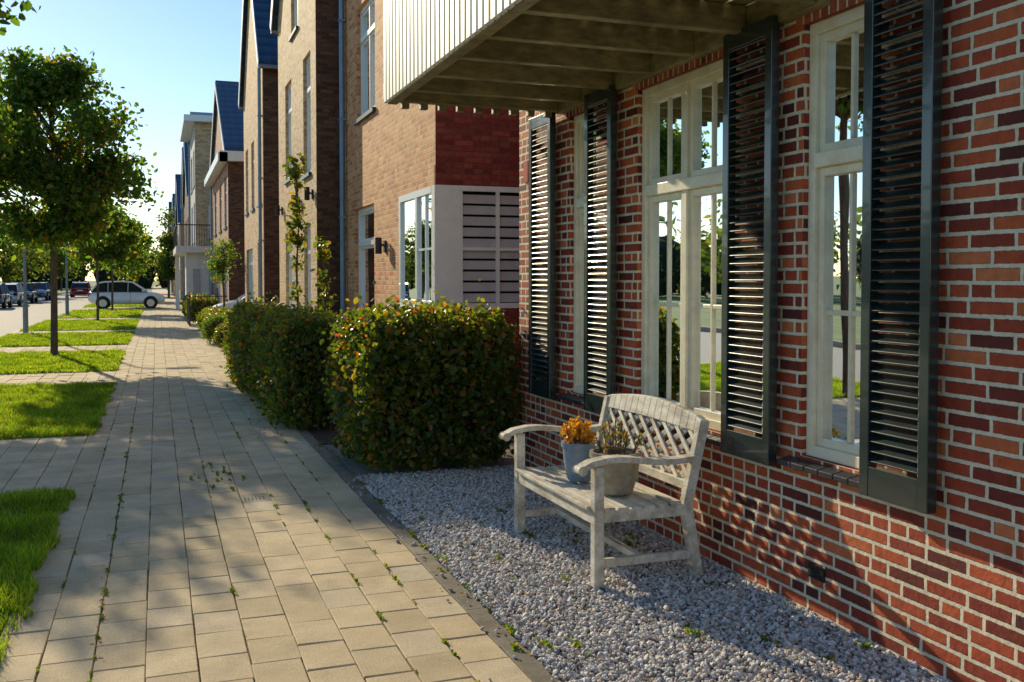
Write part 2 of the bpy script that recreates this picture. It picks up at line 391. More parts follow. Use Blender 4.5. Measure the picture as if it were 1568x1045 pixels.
# gravel stones
phi=(1+5**.5)/2
ico=unit(np.array([(-1,phi,0),(1,phi,0),(-1,-phi,0),(1,-phi,0),(0,-1,phi),(0,1,phi),(0,-1,-phi),(0,1,-phi),(phi,0,-1),(phi,0,1),(-phi,0,-1),(-phi,0,1)],float))
icf=np.array([(0,11,5),(0,5,1),(0,1,7),(0,7,10),(0,10,11),(1,5,9),(5,11,4),(11,10,2),(10,7,6),(7,1,8),(3,9,4),(3,4,2),(3,2,6),(3,6,8),(3,8,9),(4,9,5),(2,4,11),(6,2,10),(8,6,7),(9,8,1)])
def stones(name,N,x0,x1,y0,y1,size,zs):
    p=np.stack([rng.uniform(x0,x1,N),rng.uniform(y0,y1,N),rng.uniform(zs[0],zs[1],N)],1)
    sp=rng.uniform(size=N)<.0008; p[sp,0]=1.47-np.abs(rng.normal(size=sp.sum()))*.08; p[sp,2]=.007
    s=size*rng.uniform(.55,1.4,(N,1,1))*rng.uniform(.65,1.25,(N,1,3))*np.array([1,1,.7])
    V=ico[None]*(1+rng.normal(size=(N,12,1))*.14)*s
    a=rng.uniform(0,2*np.pi,N);c,s_=np.cos(a)[:,None],np.sin(a)[:,None]
    til=rng.normal(size=(N,1))*.5
    X=V[...,0]*c-V[...,1]*s_;Y=V[...,0]*s_+V[...,1]*c;Z=V[...,2]+X*til
    V=np.stack([X,Y,Z],2)+p[:,None]
    F=(np.arange(N)[:,None,None]*12+icf[None]).reshape(-1,3)
    return npmesh(name,V.reshape(-1,3),F,M['stone'])
stones('gravel',52000,1.50,2.95,1.8,7.9,.0104,(-.015,.004))

# weeds and fallen leaves
def tufts(centers,n,h,spread,name,mat):
    Vs=[];Fs=[];k=0
    for (x,y,s) in centers:
        m=int(n*s)+4
        for _ in range(m):
            a=random.uniform(0,6.28);r=abs(random.gauss(0,spread*s))
            px,py=x+math.cos(a)*r*.35,y+math.sin(a)*r*1.9
            hh=h*s*random.uniform(.4,1.2);la=random.uniform(0,6.28);ll=hh*random.uniform(.3,1.2)
            w=.003+.003*s;dx,dy=math.cos(la+1.57)*w,math.sin(la+1.57)*w
            tx,ty=px+math.cos(la)*ll,py+math.sin(la)*ll
            Vs+=[(px-dx,py-dy,.0),(px+dx,py+dy,.0),((px+tx)/2+dx*1.3,(py+ty)/2+dy*1.3,hh*.75),(tx,ty,hh),((px+tx)/2-dx*1.3,(py+ty)/2-dy*1.3,hh*.75)]
            Fs+=[(k,k+1,k+2),(k,k+2,k+4),(k+4,k+2,k+3)];k+=5
    npmesh(name,np.array(Vs),np.array(Fs),mat)
cs=[]
for i in range(80):
    c=random.choice([1,2,5,7,8,9,9]); y=random.uniform(3.4,12)
    cs.append((XL+W*c+random.gauss(0,.003),y,random.uniform(.2,.65)))
for i in range(44): cs.append((1.49+random.gauss(0,.02),random.uniform(3,12),random.uniform(.3,1.0)))
for i in range(34): cs.append((random.uniform(1.5,2.9),random.uniform(2.8,7),random.uniform(.3,1.1)))
for i in range(34): cs.append((XL+W*2+random.gauss(0,.004),random.uniform(3,12),random.uniform(.25,.7)))
for i in range(18): cs.append((.42+random.gauss(0,.12),8.3+random.gauss(0,.35),random.uniform(.3,.8)))
tufts(cs,18,.026,.035,'joint_weeds',M['weed'])
P=np.concatenate([np.stack([rng.uniform(1.5,2.9,90),rng.uniform(2.8,7.5,90),rng.uniform(.006,.02,90)],1),
  np.stack([1.45+rng.normal(size=50)*.05,rng.uniform(3,10,50),np.full(50,.008)],1),
  np.stack([1.18-np.abs(rng.normal(size=220))*.12,rng.uniform(10.0,17,220),np.full(220,.009)],1),
  np.stack([1.60-np.abs(rng.normal(size=90))*.12,rng.uniform(7.4,9.6,90),np.full(90,.01)],1),
  np.stack([XL+W*2+rng.normal(size=30)*.02,rng.uniform(3,8,30),np.full(30,.007)],1)],0)
leaves('fallen_leaves',P,.026,M['dead'],None,np.tile([0,0,1.],(len(P),1)),.75)

# ------------------------------------------------------------------ building helpers
def mp(o,pl,a,z,d): return (pl+d,a,z) if o=='W' else (a,pl+d,z)
def bx(mb,o,pl,a0,a1,z0,z1,d0,d1,mi=0):
    p=mp(o,pl,a0,z0,d0);q=mp(o,pl,a1,z1,d1); mb.box(p[0],q[0],p[1],q[1],p[2],q[2],mi)
def wall(mb,o,pl,a0,a1,z0,z1,ops,rev=.13,mi=0):
    A=sorted({a0,a1,*[x for q in ops for x in q[:2]]});Z=sorted({z0,z1,*[x for q in ops for x in q[2:4]]})
    for i in range(len(A)-1):
        for j in range(len(Z)-1):
            ca=(A[i]+A[i+1])/2;cz=(Z[j]+Z[j+1])/2
            if any(q[0]<ca<q[1] and q[2]<cz<q[3] for q in ops): continue
            mb.quad([mp(o,pl,A[i],Z[j],0),mp(o,pl,A[i+1],Z[j],0),mp(o,pl,A[i+1],Z[j+1],0),mp(o,pl,A[i],Z[j+1],0)],mi)
    for q in ops:
        c=[(q[0],q[2]),(q[1],q[2]),(q[1],q[3]),(q[0],q[3])]
        for k in range(4):
            a,b_=c[k],c[(k+1)%4]
            mb.quad([mp(o,pl,*a,0),mp(o,pl,*b_,0),mp(o,pl,*b_,rev),mp(o,pl,*a,rev)],mi)
def window(fr,gl,it,o,pl,q,vm=(),hm=(),fw=.06,rec=.07,sash=True,curt=True):
    a0,a1,z0,z1=q
    e=.0015
    a0+=e;a1-=e;z0+=e;z1-=e
    bx(fr,o,pl,a0,a0+fw,z0,z1,rec,rec+.09); bx(fr,o,pl,a1-fw,a1,z0,z1,rec,rec+.09)
    bx(fr,o,pl,a0+fw,a1-fw,z1-fw,z1,rec,rec+.09); bx(fr,o,pl,a0+fw,a1-fw,z0,z0+fw,rec,rec+.09)
    As=[a0+fw,*vm,a1-fw];Zs=[z0+fw,*hm,z1-fw]
    for v in vm: bx(fr,o,pl,v-.03,v+.03,z0+fw,z1-fw,rec+.002,rec+.085)
    for h_ in hm: bx(fr,o,pl,a0+fw,a1-fw,h_-.035,h_+.035,rec-.012,rec+.08)
    if sash:
        for i in range(len(As)-1):
            for j in range(len(Zs)-1):
                l=As[i]+(.03 if i else 0);r=As[i+1]-(.03 if i<len(As)-2 else 0)
                b_=Zs[j]+(.035 if j else 0);t=Zs[j+1]-(.035 if j<len(Zs)-2 else 0)
                s=.042;d0=rec+.02;d1=rec+.07
                if r-l<.2: s=.03
                bx(fr,o,pl,l,l+s,b_,t,d0,d1);bx(fr,o,pl,r-s,r,b_,t,d0,d1)
                bx(fr,o,pl,l+s,r-s,b_,b_+s,d0,d1);bx(fr,o,pl,l+s,r-s,t-s,t,d0,d1)
    d=rec+.05
    gl.quad([mp(o,pl,a0+fw*.5,z0+fw*.5,d),mp(o,pl,a1-fw*.5,z0+fw*.5,d),mp(o,pl,a1-fw*.5,z1-fw*.5,d),mp(o,pl,a0+fw*.5,z1-fw*.5,d)])
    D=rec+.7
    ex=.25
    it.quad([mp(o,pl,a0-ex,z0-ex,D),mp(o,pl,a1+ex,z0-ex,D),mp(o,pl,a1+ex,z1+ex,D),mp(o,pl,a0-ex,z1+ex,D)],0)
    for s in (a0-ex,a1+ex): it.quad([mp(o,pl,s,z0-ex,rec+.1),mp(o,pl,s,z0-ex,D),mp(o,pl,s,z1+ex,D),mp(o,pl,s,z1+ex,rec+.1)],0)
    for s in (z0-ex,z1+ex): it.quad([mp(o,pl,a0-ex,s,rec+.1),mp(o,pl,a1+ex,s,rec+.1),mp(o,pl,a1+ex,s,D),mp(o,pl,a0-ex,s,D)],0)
    if curt:
        n=6;wd=.16*(a1-a0)
        for st in (a0+.02,a1-.02-wd):
            for k in range(n):
                x0=st+wd*k/n;x1=st+wd*(k+1)/n;dd=(.03 if k%2 else 0)
                it.quad([mp(o,pl,x0,z0,rec+.2+dd),mp(o,pl,x1,z0,rec+.2+.03-dd),mp(o,pl,x1,z1,rec+.2+.03-dd),mp(o,pl,x0,z1,rec+.2+dd)],1)

def house(name,X,Y0,Y1,zE,zR,wm,sm,ops,side=(),depth=9,style='gable',pipe=True,rm='roof',bars=True):
    e=empty(name); mb=MB()
    wall(mb,'W',X,Y0,Y1,0,zE,[q[:4] for q in ops])
    Ym=(Y0+Y1)/2
    if style=='gable':
        mb.quad([(X,Y0,zE),(X,Y1,zE),(X,Ym,zR)]); mb.quad([(X+depth,Y0,zE),(X+depth,Y1,zE),(X+depth,Ym,zR)])
    mb.quad([(X+depth,Y0,0),(X+depth,Y1,0),(X+depth,Y1,zE),(X+depth,Y0,zE)])
    mb.quad([(X,Y1,0),(X+depth,Y1,0),(X+depth,Y1,zE),(X,Y1,zE)])
    wall(mb,'S',Y0,X,X+depth,0,zE,[q[:4] for q in side],mi=1)
    mb.obj('walls',[wm,sm],e)
    rf=MB(); t=.14
    if style=='gable':
        for s,yo in ((-1,Y0),(1,Y1)):
            sl=(zR-zE)/(Ym-Y0); ov=.18; ye=yo+s*ov; ze=zE-ov*sl
            x0,x1=X-.12,X+depth+.12
            rf.hexa([(x0,ye,ze+.02),(x1,ye,ze+.02),(x1,Ym,zR+.02),(x0,Ym,zR+.02),(x0,ye,ze+t+.1),(x1,ye,ze+t+.1),(x1,Ym,zR+t+.1),(x0,Ym,zR+t+.1)],0)
            rf.beam((x0-.012,ye,ze+.06),(x0-.012,Ym,zR+.06),.02,.24,(0,0,1),1)
            rf.tube([(x0,ye-s*(-.05),ze+.03),(x1,ye+s*.05,ze+.03)],[.06,.06],8,2)
    else:
        rf.box(X-.5,X+depth+.2,Y0-.4,Y1+.4,zE+.002,zE+.3,1); rf.box(X-.2,X+depth,Y0,Y1,zE+.302,zE+.5,2)
    rf.obj('roof',[M[rm],M['white'],M['metal']],e)
    fr=MB();gl=MB();it=MB();sl=MB()
    for q in ops:
        kind=q[4] if len(q)>4 else 'w'; w_=q[1]-q[0]
        if kind=='n': continue
        if kind=='d': window(fr,gl,it,'W',X,q[:4],(),(q[2]+2.05,),rec=.06)
        else:
            window(fr,gl,it,'W',X,q[:4],((q[0]+q[1])/2,) if w_>.9 else (),(q[2]+.72*(q[3]-q[2]),) if q[3]-q[2]>1.2 and bars else (),rec=.06)
            sl.box(X-.05,X+.058,q[0]-.04,q[1]+.04,q[2]-.06,q[2]-.001)
    for q in side:
        if len(q)<5: window(fr,gl,it,'S',Y0,q[:4],rec=.06)
    fr.obj('window_frames',M['white'],e);gl.obj('window_glass',M['glass'],e);it.obj('room_interior',[M['interior'],M['curtain']],e)
    if sl.v: sl.obj('sills',M['sill'],e)
    if pipe:
        p=MB(); yp=Y1-.15 if pipe is True else pipe
        p.tube([(X-.07,yp,0),(X-.07,yp,zE)],[.045,.045],10)
        z=1
        while z<zE: p.box(X-.125,X-.002,yp-.055,yp+.055,z,z+.03); z+=1.6
        p.obj('downpipe',M['zinc'],e)
    return e

# ------------------------------------------------------------------ house 1 (near)
WX=2.95
H1=empty('brick_house')
opB=(3.46,4.0,.74,2.83);opA=(4.65,5.74,.74,2.83);opC=(6.38,6.85,.74,2.83)
opN=(1.2,2.3,.74,2.83)
mb=MB(); wall(mb,'W',WX,-4,7.95,-.1,6.2,[opB,opA,opC,opN],rev=.11)
D=9
mb.quad([(WX,7.95,-.1),(WX+D,7.95,-.1),(WX+D,7.95,6.2),(WX,7.95,6.2)]); mb.quad([(WX,-4,-.1),(WX+D,-4,-.1),(WX+D,-4,6.2),(WX,-4,6.2)])
mb.quad([(WX+D,-4,-.1),(WX+D,7.95,-.1),(WX+D,7.95,6.2),(WX+D,-4,6.2)])
for y in (-4,7.95): mb.quad([(WX,y,6.2),(WX+D,y,6.2),(WX+D/2,y,9.6)])
mb.obj('walls',M['brick1'],H1)
mb=MB()
for s,x in ((-1,WX),(1,WX+D)):
    mb.hexa([(x+s*.3,-4.2,6.05),(x+s*.3,8.15,6.05),(WX+D/2,8.15,9.65),(WX+D/2,-4.2,9.65),(x+s*.3,-4.2,6.25),(x+s*.3,8.15,6.25),(WX+D/2,8.15,9.85),(WX+D/2,-4.2,9.85)])
mb.obj('roof',M['roof'],H1)
mb=MB()
for q in (opB,opA,opC,opN): mb.box(WX-.004,WX+.11,q[0]-.06,q[1]+.06,q[3]-.001,q[3]+.225)
mb.obj('soldier_lintels',M['soldier'],H1)
fr=MB();gl=MB();it=MB();sl=MB()
TZ=2.17
for q in (opB,opA,opC,opN):
    vm=((q[0]+q[1])/2,) if q in (opA,opN) else ()
    window(fr,gl,it,'W',WX,q,vm,(TZ,),fw=.055,rec=.03)
    segs=[(q[0]+.055,q[1]-.055)] if not vm else [(q[0]+.055,vm[0]-.03),(vm[0]+.03,q[1]-.055)]
    for a,b_ in segs:
        m=(a+b_)/2
        bx(fr,'W',WX,m-.011,m+.011,q[2]+.1,TZ-.08,.066,.084); bx(fr,'W',WX,m-.011,m+.011,TZ+.08,q[3]-.1,.066,.084)
        bx(fr,'W',WX,a+.042,m-.0112,1.43,1.455,.067,.083);bx(fr,'W',WX,m+.0112,b_-.042,1.43,1.455,.067,.083)
    n=round((q[1]-q[0]+.2)/.105)
    for k in range(n):
        a=q[0]-.1+k*(q[1]-q[0]+.2)/n; b_=a+(q[1]-q[0]+.2)/n-.006
        sl.hexa([(WX-.065,a,.685),(WX+.05,a,.70),(WX+.05,b_,.70),(WX-.065,b_,.685),(WX-.065,a,.712),(WX+.05,a,.736),(WX+.05,b_,.736),(WX-.065,b_,.712)])
fr.obj('window_frames',M['frame'],H1,bevel=.004);gl.obj('window_glass',M['glass'],H1);it.obj('room_interior',[M['interior'],M['curtain']],H1);sl.obj('sills',M['sill'],H1,bevel=.003)
def shutter(y0,y1,ang=0):
    mb=MB(); z0,z1=.67,2.9; xo,xi=WX-.095,WX-.045; st=.055
    mb.box(xo,xi,y0,y0+st,z0,z1);mb.box(xo,xi,y1-st,y1,z0,z1)
    mb.box(xo+.002,xi-.002,y0+st,y1-st,z0,z0+.13);mb.box(xo+.002,xi-.002,y0+st,y1-st,z1-.09,z1)
    z=z0+.15
    while z<z1-.1:
        mb.beam((xo+.006,(y0+y1)/2,z),(xi-.004,(y0+y1)/2,z+.034),y1-y0-2*st,.009,(0,0,1)); z+=.043
    for zz in (z0+.25,z1-.25,1.75):
        mb.box(xi,WX-.001,y1-.05,y1-.01,zz,zz+.06,1)
    return mb.obj('shutter',[M['shutter'],M['iron']],H1,bevel=.003)
for a,b_ in ((3.06,3.46),(4.13,4.57),(5.95,6.38),(7.02,7.48)): shutter(a,b_)
mb=MB(); mb.box(WX-.01,WX-.001,3.80,3.92,.17,.235); 
for k in range(5): mb.box(WX-.014,WX-.01,3.805,3.915,.178+k*.011,.183+k*.011)
mb.obj('air_vent',M['iron'],H1)
mb=MB(); mb.box(WX-.012,WX-.001,7.72,7.82,2.42,2.6); mb.obj('house_number_plate',M['plate'],H1)
# balcony
mb=MB(); bw=MB()
BX0,BY0,BY1,BZ=1.58,3.8,7.0,2.90
y=BY0; 
while y<BY1-.05: mb.box(BX0-.03,BX0,y+.016,y+.083,BZ-.03,BZ+1.25); y+=.1
mb.box(BX0,BX0+.03,BY0,BY1,BZ+1.15,BZ+1.22,0)
x=BX0+.03
while x<WX-.09: mb.box(x,x+.08,BY0-.022,BY0-.001,BZ+.0,BZ+1.25);mb.box(x,x+.08,BY1+.061,BY1+.08,BZ-.0,BZ+1.25); x+=.1
mb.obj('balcony_battens',M['batten'],H1,bevel=.002)
bk=MB(); bk.box(BX0+.03,BX0+.04,BY0,BY1,BZ+.15,BZ+1.14); bk.obj('balcony_lining',M['batten_gap'],H1)
bw.box(BX0+.002,BX0+.07,BY0,BY1,BZ-.035,BZ+.12); bw.box(WX-.06,WX-.002,BY0,BY1,BZ-.03,BZ+.12)
for k,y in enumerate((3.83,4.4,4.93,5.45,5.98,6.5,6.93)):
    bw.box(BX0+.072,WX-.062,y,y+.065,BZ-.02,BZ+.12)
x=BX0+.08
while x<WX-.1:
    bw.box(x,x+.118,BY0+.01,BY1+.022,BZ+.122,BZ+.147)
    bw.box(x+.03,x+.085,BY1+.0,BY1+.05,BZ-.055,BZ-.004); x+=.14
bw.box(BX0-.02,WX-.002,BY1+.024,BY1+.06,BZ-.0,BZ+.115)
bw.obj('balcony_deck_frame',M['wood_dark'],H1,bevel=.004)

# ------------------------------------------------------------------ row houses
h2=house('brick_house',2.95,10.65,16.45,6.6,10.2,M['brick2'],M['brick2_shade'],
 [(13.95,15.45,.1,2.7,'d'),(13.85,15.2,4.05,5.75),(11.2,12.5,4.05,5.75),(10.70,12.30,1.29,2.64,'n')],side=[(3.0,4.85,1.29,2.64,'n')],pipe=16.1)
fr=MB();gl=MB();it=MB();bl=MB()
x0,y0,x1,y1,z0,z1=2.93,10.62,4.9,12.35,1.27,2.66
fr.box(x0,x0+.29,y0,y0+.04,z0,z1); fr.box(x0,x0+.04,y0+.041,y0+.14,z0,z1)
fr.box(x0,x0+.05,y1-.09,y1,z0,z1);fr.box(x0-.002,x0+.05,y0+.141,y1-.091,z1-.08,z1);fr.box(x0-.002,x0+.05,y0+.141,y1-.091,z0,z0+.08)
fr.box(x0-.001,x0+.045,11.42,11.50,z0+.081,z1-.081);fr.box(x0+.01,x0+.04,11.05,11.075,z0+.081,z1-.081);fr.box(x0+.01,x0+.04,10.77,11.415,1.94,1.965)
fr.box(x0+.291,x1,y0,y0+.04,z1-.06,z1);fr.box(x0+.291,x1,y0,y0+.04,z0,z0+.06);fr.box(x0+.291,x0+.33,y0+.003,y0+.037,z0+.061,z1-.061)
fr.box(3.66,3.70,y0-.004,y0+.028,z0+.061,z1-.061)
fr.box(x0+.331,x1,y0-.002,y0+.026,1.93,1.965)
fr.box(x0-.05,x0+.06,y0-.03,y1+.05,z0-.07,z0-.002)
fr.obj('corner_window_frame',M['white'],h2)
gl.quad([(x0+.03,y0+.14,z0),(x0+.03,y1-.08,z0),(x0+.03,y1-.08,z1),(x0+.03,y0+.14,z1)]); gl.obj('corner_window_glass',M['glass'],h2)
it.quad([(x0+.5,y0+.3,z0),(x0+.5,y1,z0),(x0+.5,y1,z1),(x0+.5,y0+.3,z1)]);it.quad([(x0+.06,y0+.3,z0),(x1,y0+.3,z0),(x1,y0+.3,z1),(x0+.06,y0+.3,z1)]);it.quad([(x0+.05,y0+.05,z1-.01),(x1,y0+.05,z1-.01),(x1,y1,z1-.01),(x0+.05,y1,z1-.01)]);it.quad([(x0+.05,y0+.05,z0+.01),(x1,y0+.05,z0+.01),(x1,y1,z0+.01),(x0+.05,y1,z0+.01)])
z=z0+.07
while z<z1-.08: bl.hexa([(x0+.332,y0+.032,z),(x1-.01,y0+.032,z),(x1-.01,y0+.042,z),(x0+.332,y0+.042,z),(x0+.332,y0+.05,z+.1),(x1-.01,y0+.05,z+.1),(x1-.01,y0+.06,z+.1),(x0+.332,y0+.06,z+.1)]); z+=.125
it.obj('room_interior.corner',M['interior'],h2);bl.obj('blinds',M['blind'],h2)
mb=MB(); mb.box(2.945,6,10.645,10.70,2.662,2.88); mb.obj('soldier_course',M['brick2_shade'],h2)
def walllamp(par,x,y,z):
    m=MB(); m.box(x-.03,x,y-.05,y+.05,z-.08,z+.08);m.tube([(x-.1,y,z-.1),(x-.1,y,z+.12)],[.045,.045],8);m.beam((x-.1,y,z+.02),(x,y,z+.02),.03,.03);m.obj('wall_lamp',M['iron'],par)
walllamp(h2,2.95,13.2,2.05)
h3=house('brick_house',2.52,16.5,21.8,7.2,10.4,M['brick3'],M['brick3_shade'],
 [(17.1,18.0,3.45,5.55),(19.6,20.6,3.6,5.55),(17.2,18.0,.9,2.55),(19.6,20.7,.9,2.55),(18.6,19.6,6.3,7.19)],pipe=False)
for y in (16.9,18.6,21.2): walllamp(h3,2.52,y,3.05)
h4=house('brick_house',2.6,25.8,31.7,7.2,11.2,M['brick4'],M['brick3_shade'],[(26.3,27.3,3.6,5.5),(28.3,29.2,3.6,5.5),(30.2,31.1,3.6,5.5),(26.4,27.5,.1,2.6,'d'),(29,31,.9,2.5)],pipe=26.05)
h5=house('brick_house',2.4,36,46,6.1,9.3,M['brick1'],M['brick3_shade'],[(36.6,38,3.5,5.3),(39.5,41,3.5,5.3),(43,44.5,3.5,5.3),(36.6,38.6,.9,2.5),(41,43.5,.1,2.5,'d')],rm='roof')
mb=MB(); mb.box(2.1,11,35.7,36.0,5.75,6.1); mb.box(2.05,2.38,35.7,46.2,5.75,6.05); mb.obj('white_cornice',M['white'],h5)
h6=house('brick_house',1.8,50,57,9.2,9.2,M['grey_wall'],M['brick3'],[(50.6,52.2,6.2,8),(53.5,55.5,6.2,8),(50.6,52.2,3.4,5.4),(53.5,55.5,3.4,5.4),(51,53,.2,2.6,'d')],side=[(2.4,3.4,3.6,5.2)],style='flat')
mb=MB(); mb.box(.85,3.6,47.6,49.99,2.85,3.15); mb.box(1.3,3.6,48.2,49.98,0,2.849); mb.box(.85,1.79,50.0,56,2.85,3.15); mb.box(.95,1.15,55.7,55.9,0,2.849)
mb.box(1.6,1.9,48.15,48.19,.9,2.1,1); mb.box(2.3,3.1,48.15,48.19,.05,2.1,1)
mb.obj('white_porch',[M['white_wall'],M['blind']],h6)
mb=MB()
for k in range(24): mb.box(.88+k*.11,.90+k*.11,47.64,47.66,3.15,4.1)
for k in range(30): mb.box(.88,.90,47.7+k*.28,47.72+k*.28,3.15,4.1)
mb.box(.86,3.58,47.63,47.67,4.1,4.15); mb.box(.87,.91,47.68,56,4.1,4.15); mb.obj('balcony_railing',M['iron'],h6)
cols=['brick3_shade','brick4','grey_wall','brick3','brick2','brick4','grey_wall']
y=60
for k in range(7):
    wd=[9,8,10,9,9,10,11][k]; X=[1.8,1.95,1.75,1.9,1.8,1.9,1.7][k]
    house('brick_house',X,y,y+wd,[6.6,7.2,6.2,7.4,6.8,7,7][k],[10.6,11,9.8,11.4,10.5,11,11.5][k],M[cols[k]],M[cols[(k+3)%7]],[(y+1,y+2.4,3.5,5.3),(y+4,y+5.4,3.5,5.3),(y+6.3,y+7.5,3.5,5.3),(y+1,y+3,.9,2.4),(y+5,y+6.2,.1,2.4,'d')])
    y+=wd+2.5

# ------------------------------------------------------------------ hedges
def surf_pts(x0,x1,y0,y1,z1,N,thick=.07,lump=.06):
    A=np.array([(x1-x0)*z1,(y1-y0)*z1,(x1-x0)*(y1-y0),(x1-x0)*z1,(y1-y0)*z1]); k=rng.choice(5,N,p=A/A.sum())
    a=rng.uniform(0,1,N);b_=rng.uniform(0,1,N)
    X=np.where(k==0,x0+a*(x1-x0),np.where(k==1,x0,np.where(k==2,x0+a*(x1-x0),np.where(k==3,x0+a*(x1-x0),x1))))
    Y=np.where(k==0,y0,np.where(k==1,y0+a*(y1-y0),np.where(k==2,y0+b_*(y1-y0),np.where(k==3,y1,y0+a*(y1-y0)))))
    Z=np.where(k==2,z1,.03+b_*(z1-.03))
    n=np.zeros((N,3));n[k==0]=(0,-1,0);n[k==1]=(-1,0,0);n[k==2]=(0,0,1);n[k==3]=(0,1,0);n[k==4]=(1,0,0)
    P=np.stack([X,Y,Z],1)
    c=np.array([(x0+x1)/2,(y0+y1)/2,z1*.5]);q=(P-c)/np.array([(x1-x0)/2,(y1-y0)/2,z1/2])
    r=np.linalg.norm(q,axis=1,keepdims=True); 
    corner=np.clip(r-1.12,0,1)*.2; P=P-(P-c)*corner*np.array([1,.6,.45])
    P[:,:2]=P[:,:2]-(P[:,:2]-c[:2])*(np.clip(.35-P[:,2:3],0,1)*.35)
    l=np.sin(P[:,0]*7+P[:,2]*5)*np.sin(P[:,1]*6.3+1)*np.sin(P[:,2]*8+P[:,1]*3)+.6*np.sin(P[:,0]*15+2)*np.sin(P[:,1]*17+P[:,2]*13)
    P=P+n*(l[:,None]*lump+rng.normal(size=(N,1))*thick*.6-.02)+rng.normal(size=(N,3))*.015
    return P,n
def hedge(name,boxes,dens,size):
    e=empty(name); Ps=[];Ns=[]; core=MB()
    for (x0,x1,y0,y1,z1) in boxes:
        area=(x1-x0)*z1*2+(y1-y0)*z1*2+(x1-x0)*(y1-y0)
        P,n=surf_pts(x0,x1,y0,y1,z1,int(area*dens),.09,.075); Ps.append(P);Ns.append(n)
        m=int((x1-x0)*(y1-y0)*dens*.28); S=np.stack([rng.uniform(x0+.08,x1-.08,m),rng.uniform(y0+.06,y1-.06,m),z1-.03+rng.exponential(.048,m)],1); Ps.append(S);Ns.append(np.tile([0,0,1.],(m,1)))
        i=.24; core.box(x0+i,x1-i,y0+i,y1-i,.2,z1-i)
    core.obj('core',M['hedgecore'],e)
    tw=MB()
    for (x0,x1,y0,y1,z1) in boxes:
        for _ in range(int((x1-x0+y1-y0)*9)):
            x=random.uniform(x0+.1,x1-.1);y=random.uniform(y0+.08,y1-.1); tw.tube([(x,y,0),(x+random.gauss(0,.08),y+random.gauss(0,.08),z1*.55)],[.009,.005],5)
    tw.obj('twigs',M['bark'],e)
    leaves('foliage',np.concatenate(Ps),size,M['hedge'],e,np.concatenate(Ns),.35,.7)
hedge('hedge',[(1.56,2.86,7.75,9.15,1.24)],2200,.056)
hedge('hedge',[(1.2,1.95,10.3,13.2,1.12),(1.12,1.75,13.3,16.6,1.10)],1800,.057)
hedge('hedge',[(1.9,2.9,13.4,14.1,1.0),(1.25,2.4,18.2,19.0,.9)],1300,.06)
hedge('hedge',[(1.3,2.3,28,34,.55)],700,.08)
hedge('hedge',[(1.15,2.2,39,46,.8)],400,.1)
def bush(name,c,r,N,size,mat,squash=.9):
    d=unit(rng.normal(size=(N,3)));rr=r*(.85+.12*rng.normal(size=(N,1)))
    P=np.array(c)+d*rr*np.array([1,1,squash]); P[:,2]=np.maximum(P[:,2],.02)
    e=empty(name); leaves('foliage',P,size,mat,e,d,.5)
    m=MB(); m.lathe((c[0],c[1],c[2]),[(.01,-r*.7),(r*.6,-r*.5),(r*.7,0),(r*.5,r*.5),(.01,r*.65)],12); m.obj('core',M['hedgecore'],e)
bush('round_shrub',(1.42,25.5,.36),.42,2600,.05,M['tree'])
bush('round_shrub',(1.5,23.2,.3),.33,1500,.05,M['hedge'])

# ------------------------------------------------------------------ trees
def tree(name,x,y,h,zc,rx,rz,N,size,mat='tree',tr=.06,nb=16,cl=.3,seed=0):
    rs=random.Random(seed); e=empty(name); mb=MB()
    top=(x+.05,y,zc+rz*.6)
    mb.tube([(x,y,-.02),(x,y,.12),(x+.02,y+.01,h*.3),(x-.01,y,h*.55),top],[tr*1.5,tr*1.05,tr*.9,tr*.7,tr*.2],10)
    C=[]
    for i in range(nb):
        th=rs.uniform(0,6.28);zz=rs.uniform(-.95,1)
        prof=math.sqrt(max(0,1-((zz+.25)/1.25)**2)) if zz>-.25 else math.sqrt(max(0,1-((zz+.25)/.8)**2))
        lob=1+.22*math.sin(th*3+seed)+.12*math.sin(th*5+zz*4)
        rr=prof*lob*rs.uniform(.35,1.0)
        if rs.random()<.12: rr*=1.2; 
        z=zc+zz*rz+(rs.uniform(0,.25)*rz if zz>.6 else 0)
        c=Vector((x+math.cos(th)*rx*rr,y+math.sin(th)*rx*rr,z)); C.append(c)
        zs=min(max(c.z-rs.uniform(.5,1.0)*rx*.6,zc-rz*1.05),zc+rz*.5)
        p0=Vector((x,y,zs)); mid=(p0+c)/2+Vector((0,0,.08*rx))
        mb.tube([p0,mid,c],[tr*.4,tr*.25,tr*.08],5,cap=False)
        for _ in range(3):
            q=c+Vector((rs.gauss(0,cl),rs.gauss(0,cl),rs.gauss(0,cl))); mb.tube([mid,q],[tr*.15,tr*.05],4,cap=False); 
    mb.obj('trunk',M['bark'],e,smooth=True)
    C=np.array([tuple(c) for c in C]); k=rng.integers(0,len(C),N)
    sc=rng.uniform(.55,1.25,len(C))[k][:,None]
    P=C[k]+rng.normal(size=(N,3))*cl*sc*np.array([1,1,.85])
    n=unit(P-np.array([x,y,zc]))
    leaves('foliage',P,size,M[mat],e,n*.5+np.array([0,0,.5]),.3)
tree('shadow_tree',-2.03,22.5,6,4.15,1.45,1.65,21000,.12,nb=74,cl=.23,seed=3,tr=.07)
tree('shadow_tree',-2.75,11.0,7,5.5,1.75,1.6,16000,.115,nb=60,cl=.26,seed=5,tr=.08)
tree('shadow_tree',-3.75,19.0,6,4.2,1.35,.75,12000,.12,nb=44,cl=.22,seed=31,tr=.07)  # out of view; placed and crown flattened so its shadow bands the path
tree('shadow_tree',-2.1,40,4.6,3.3,1.2,.95,6000,.15,nb=28,cl=.22,seed=6,tr=.05)
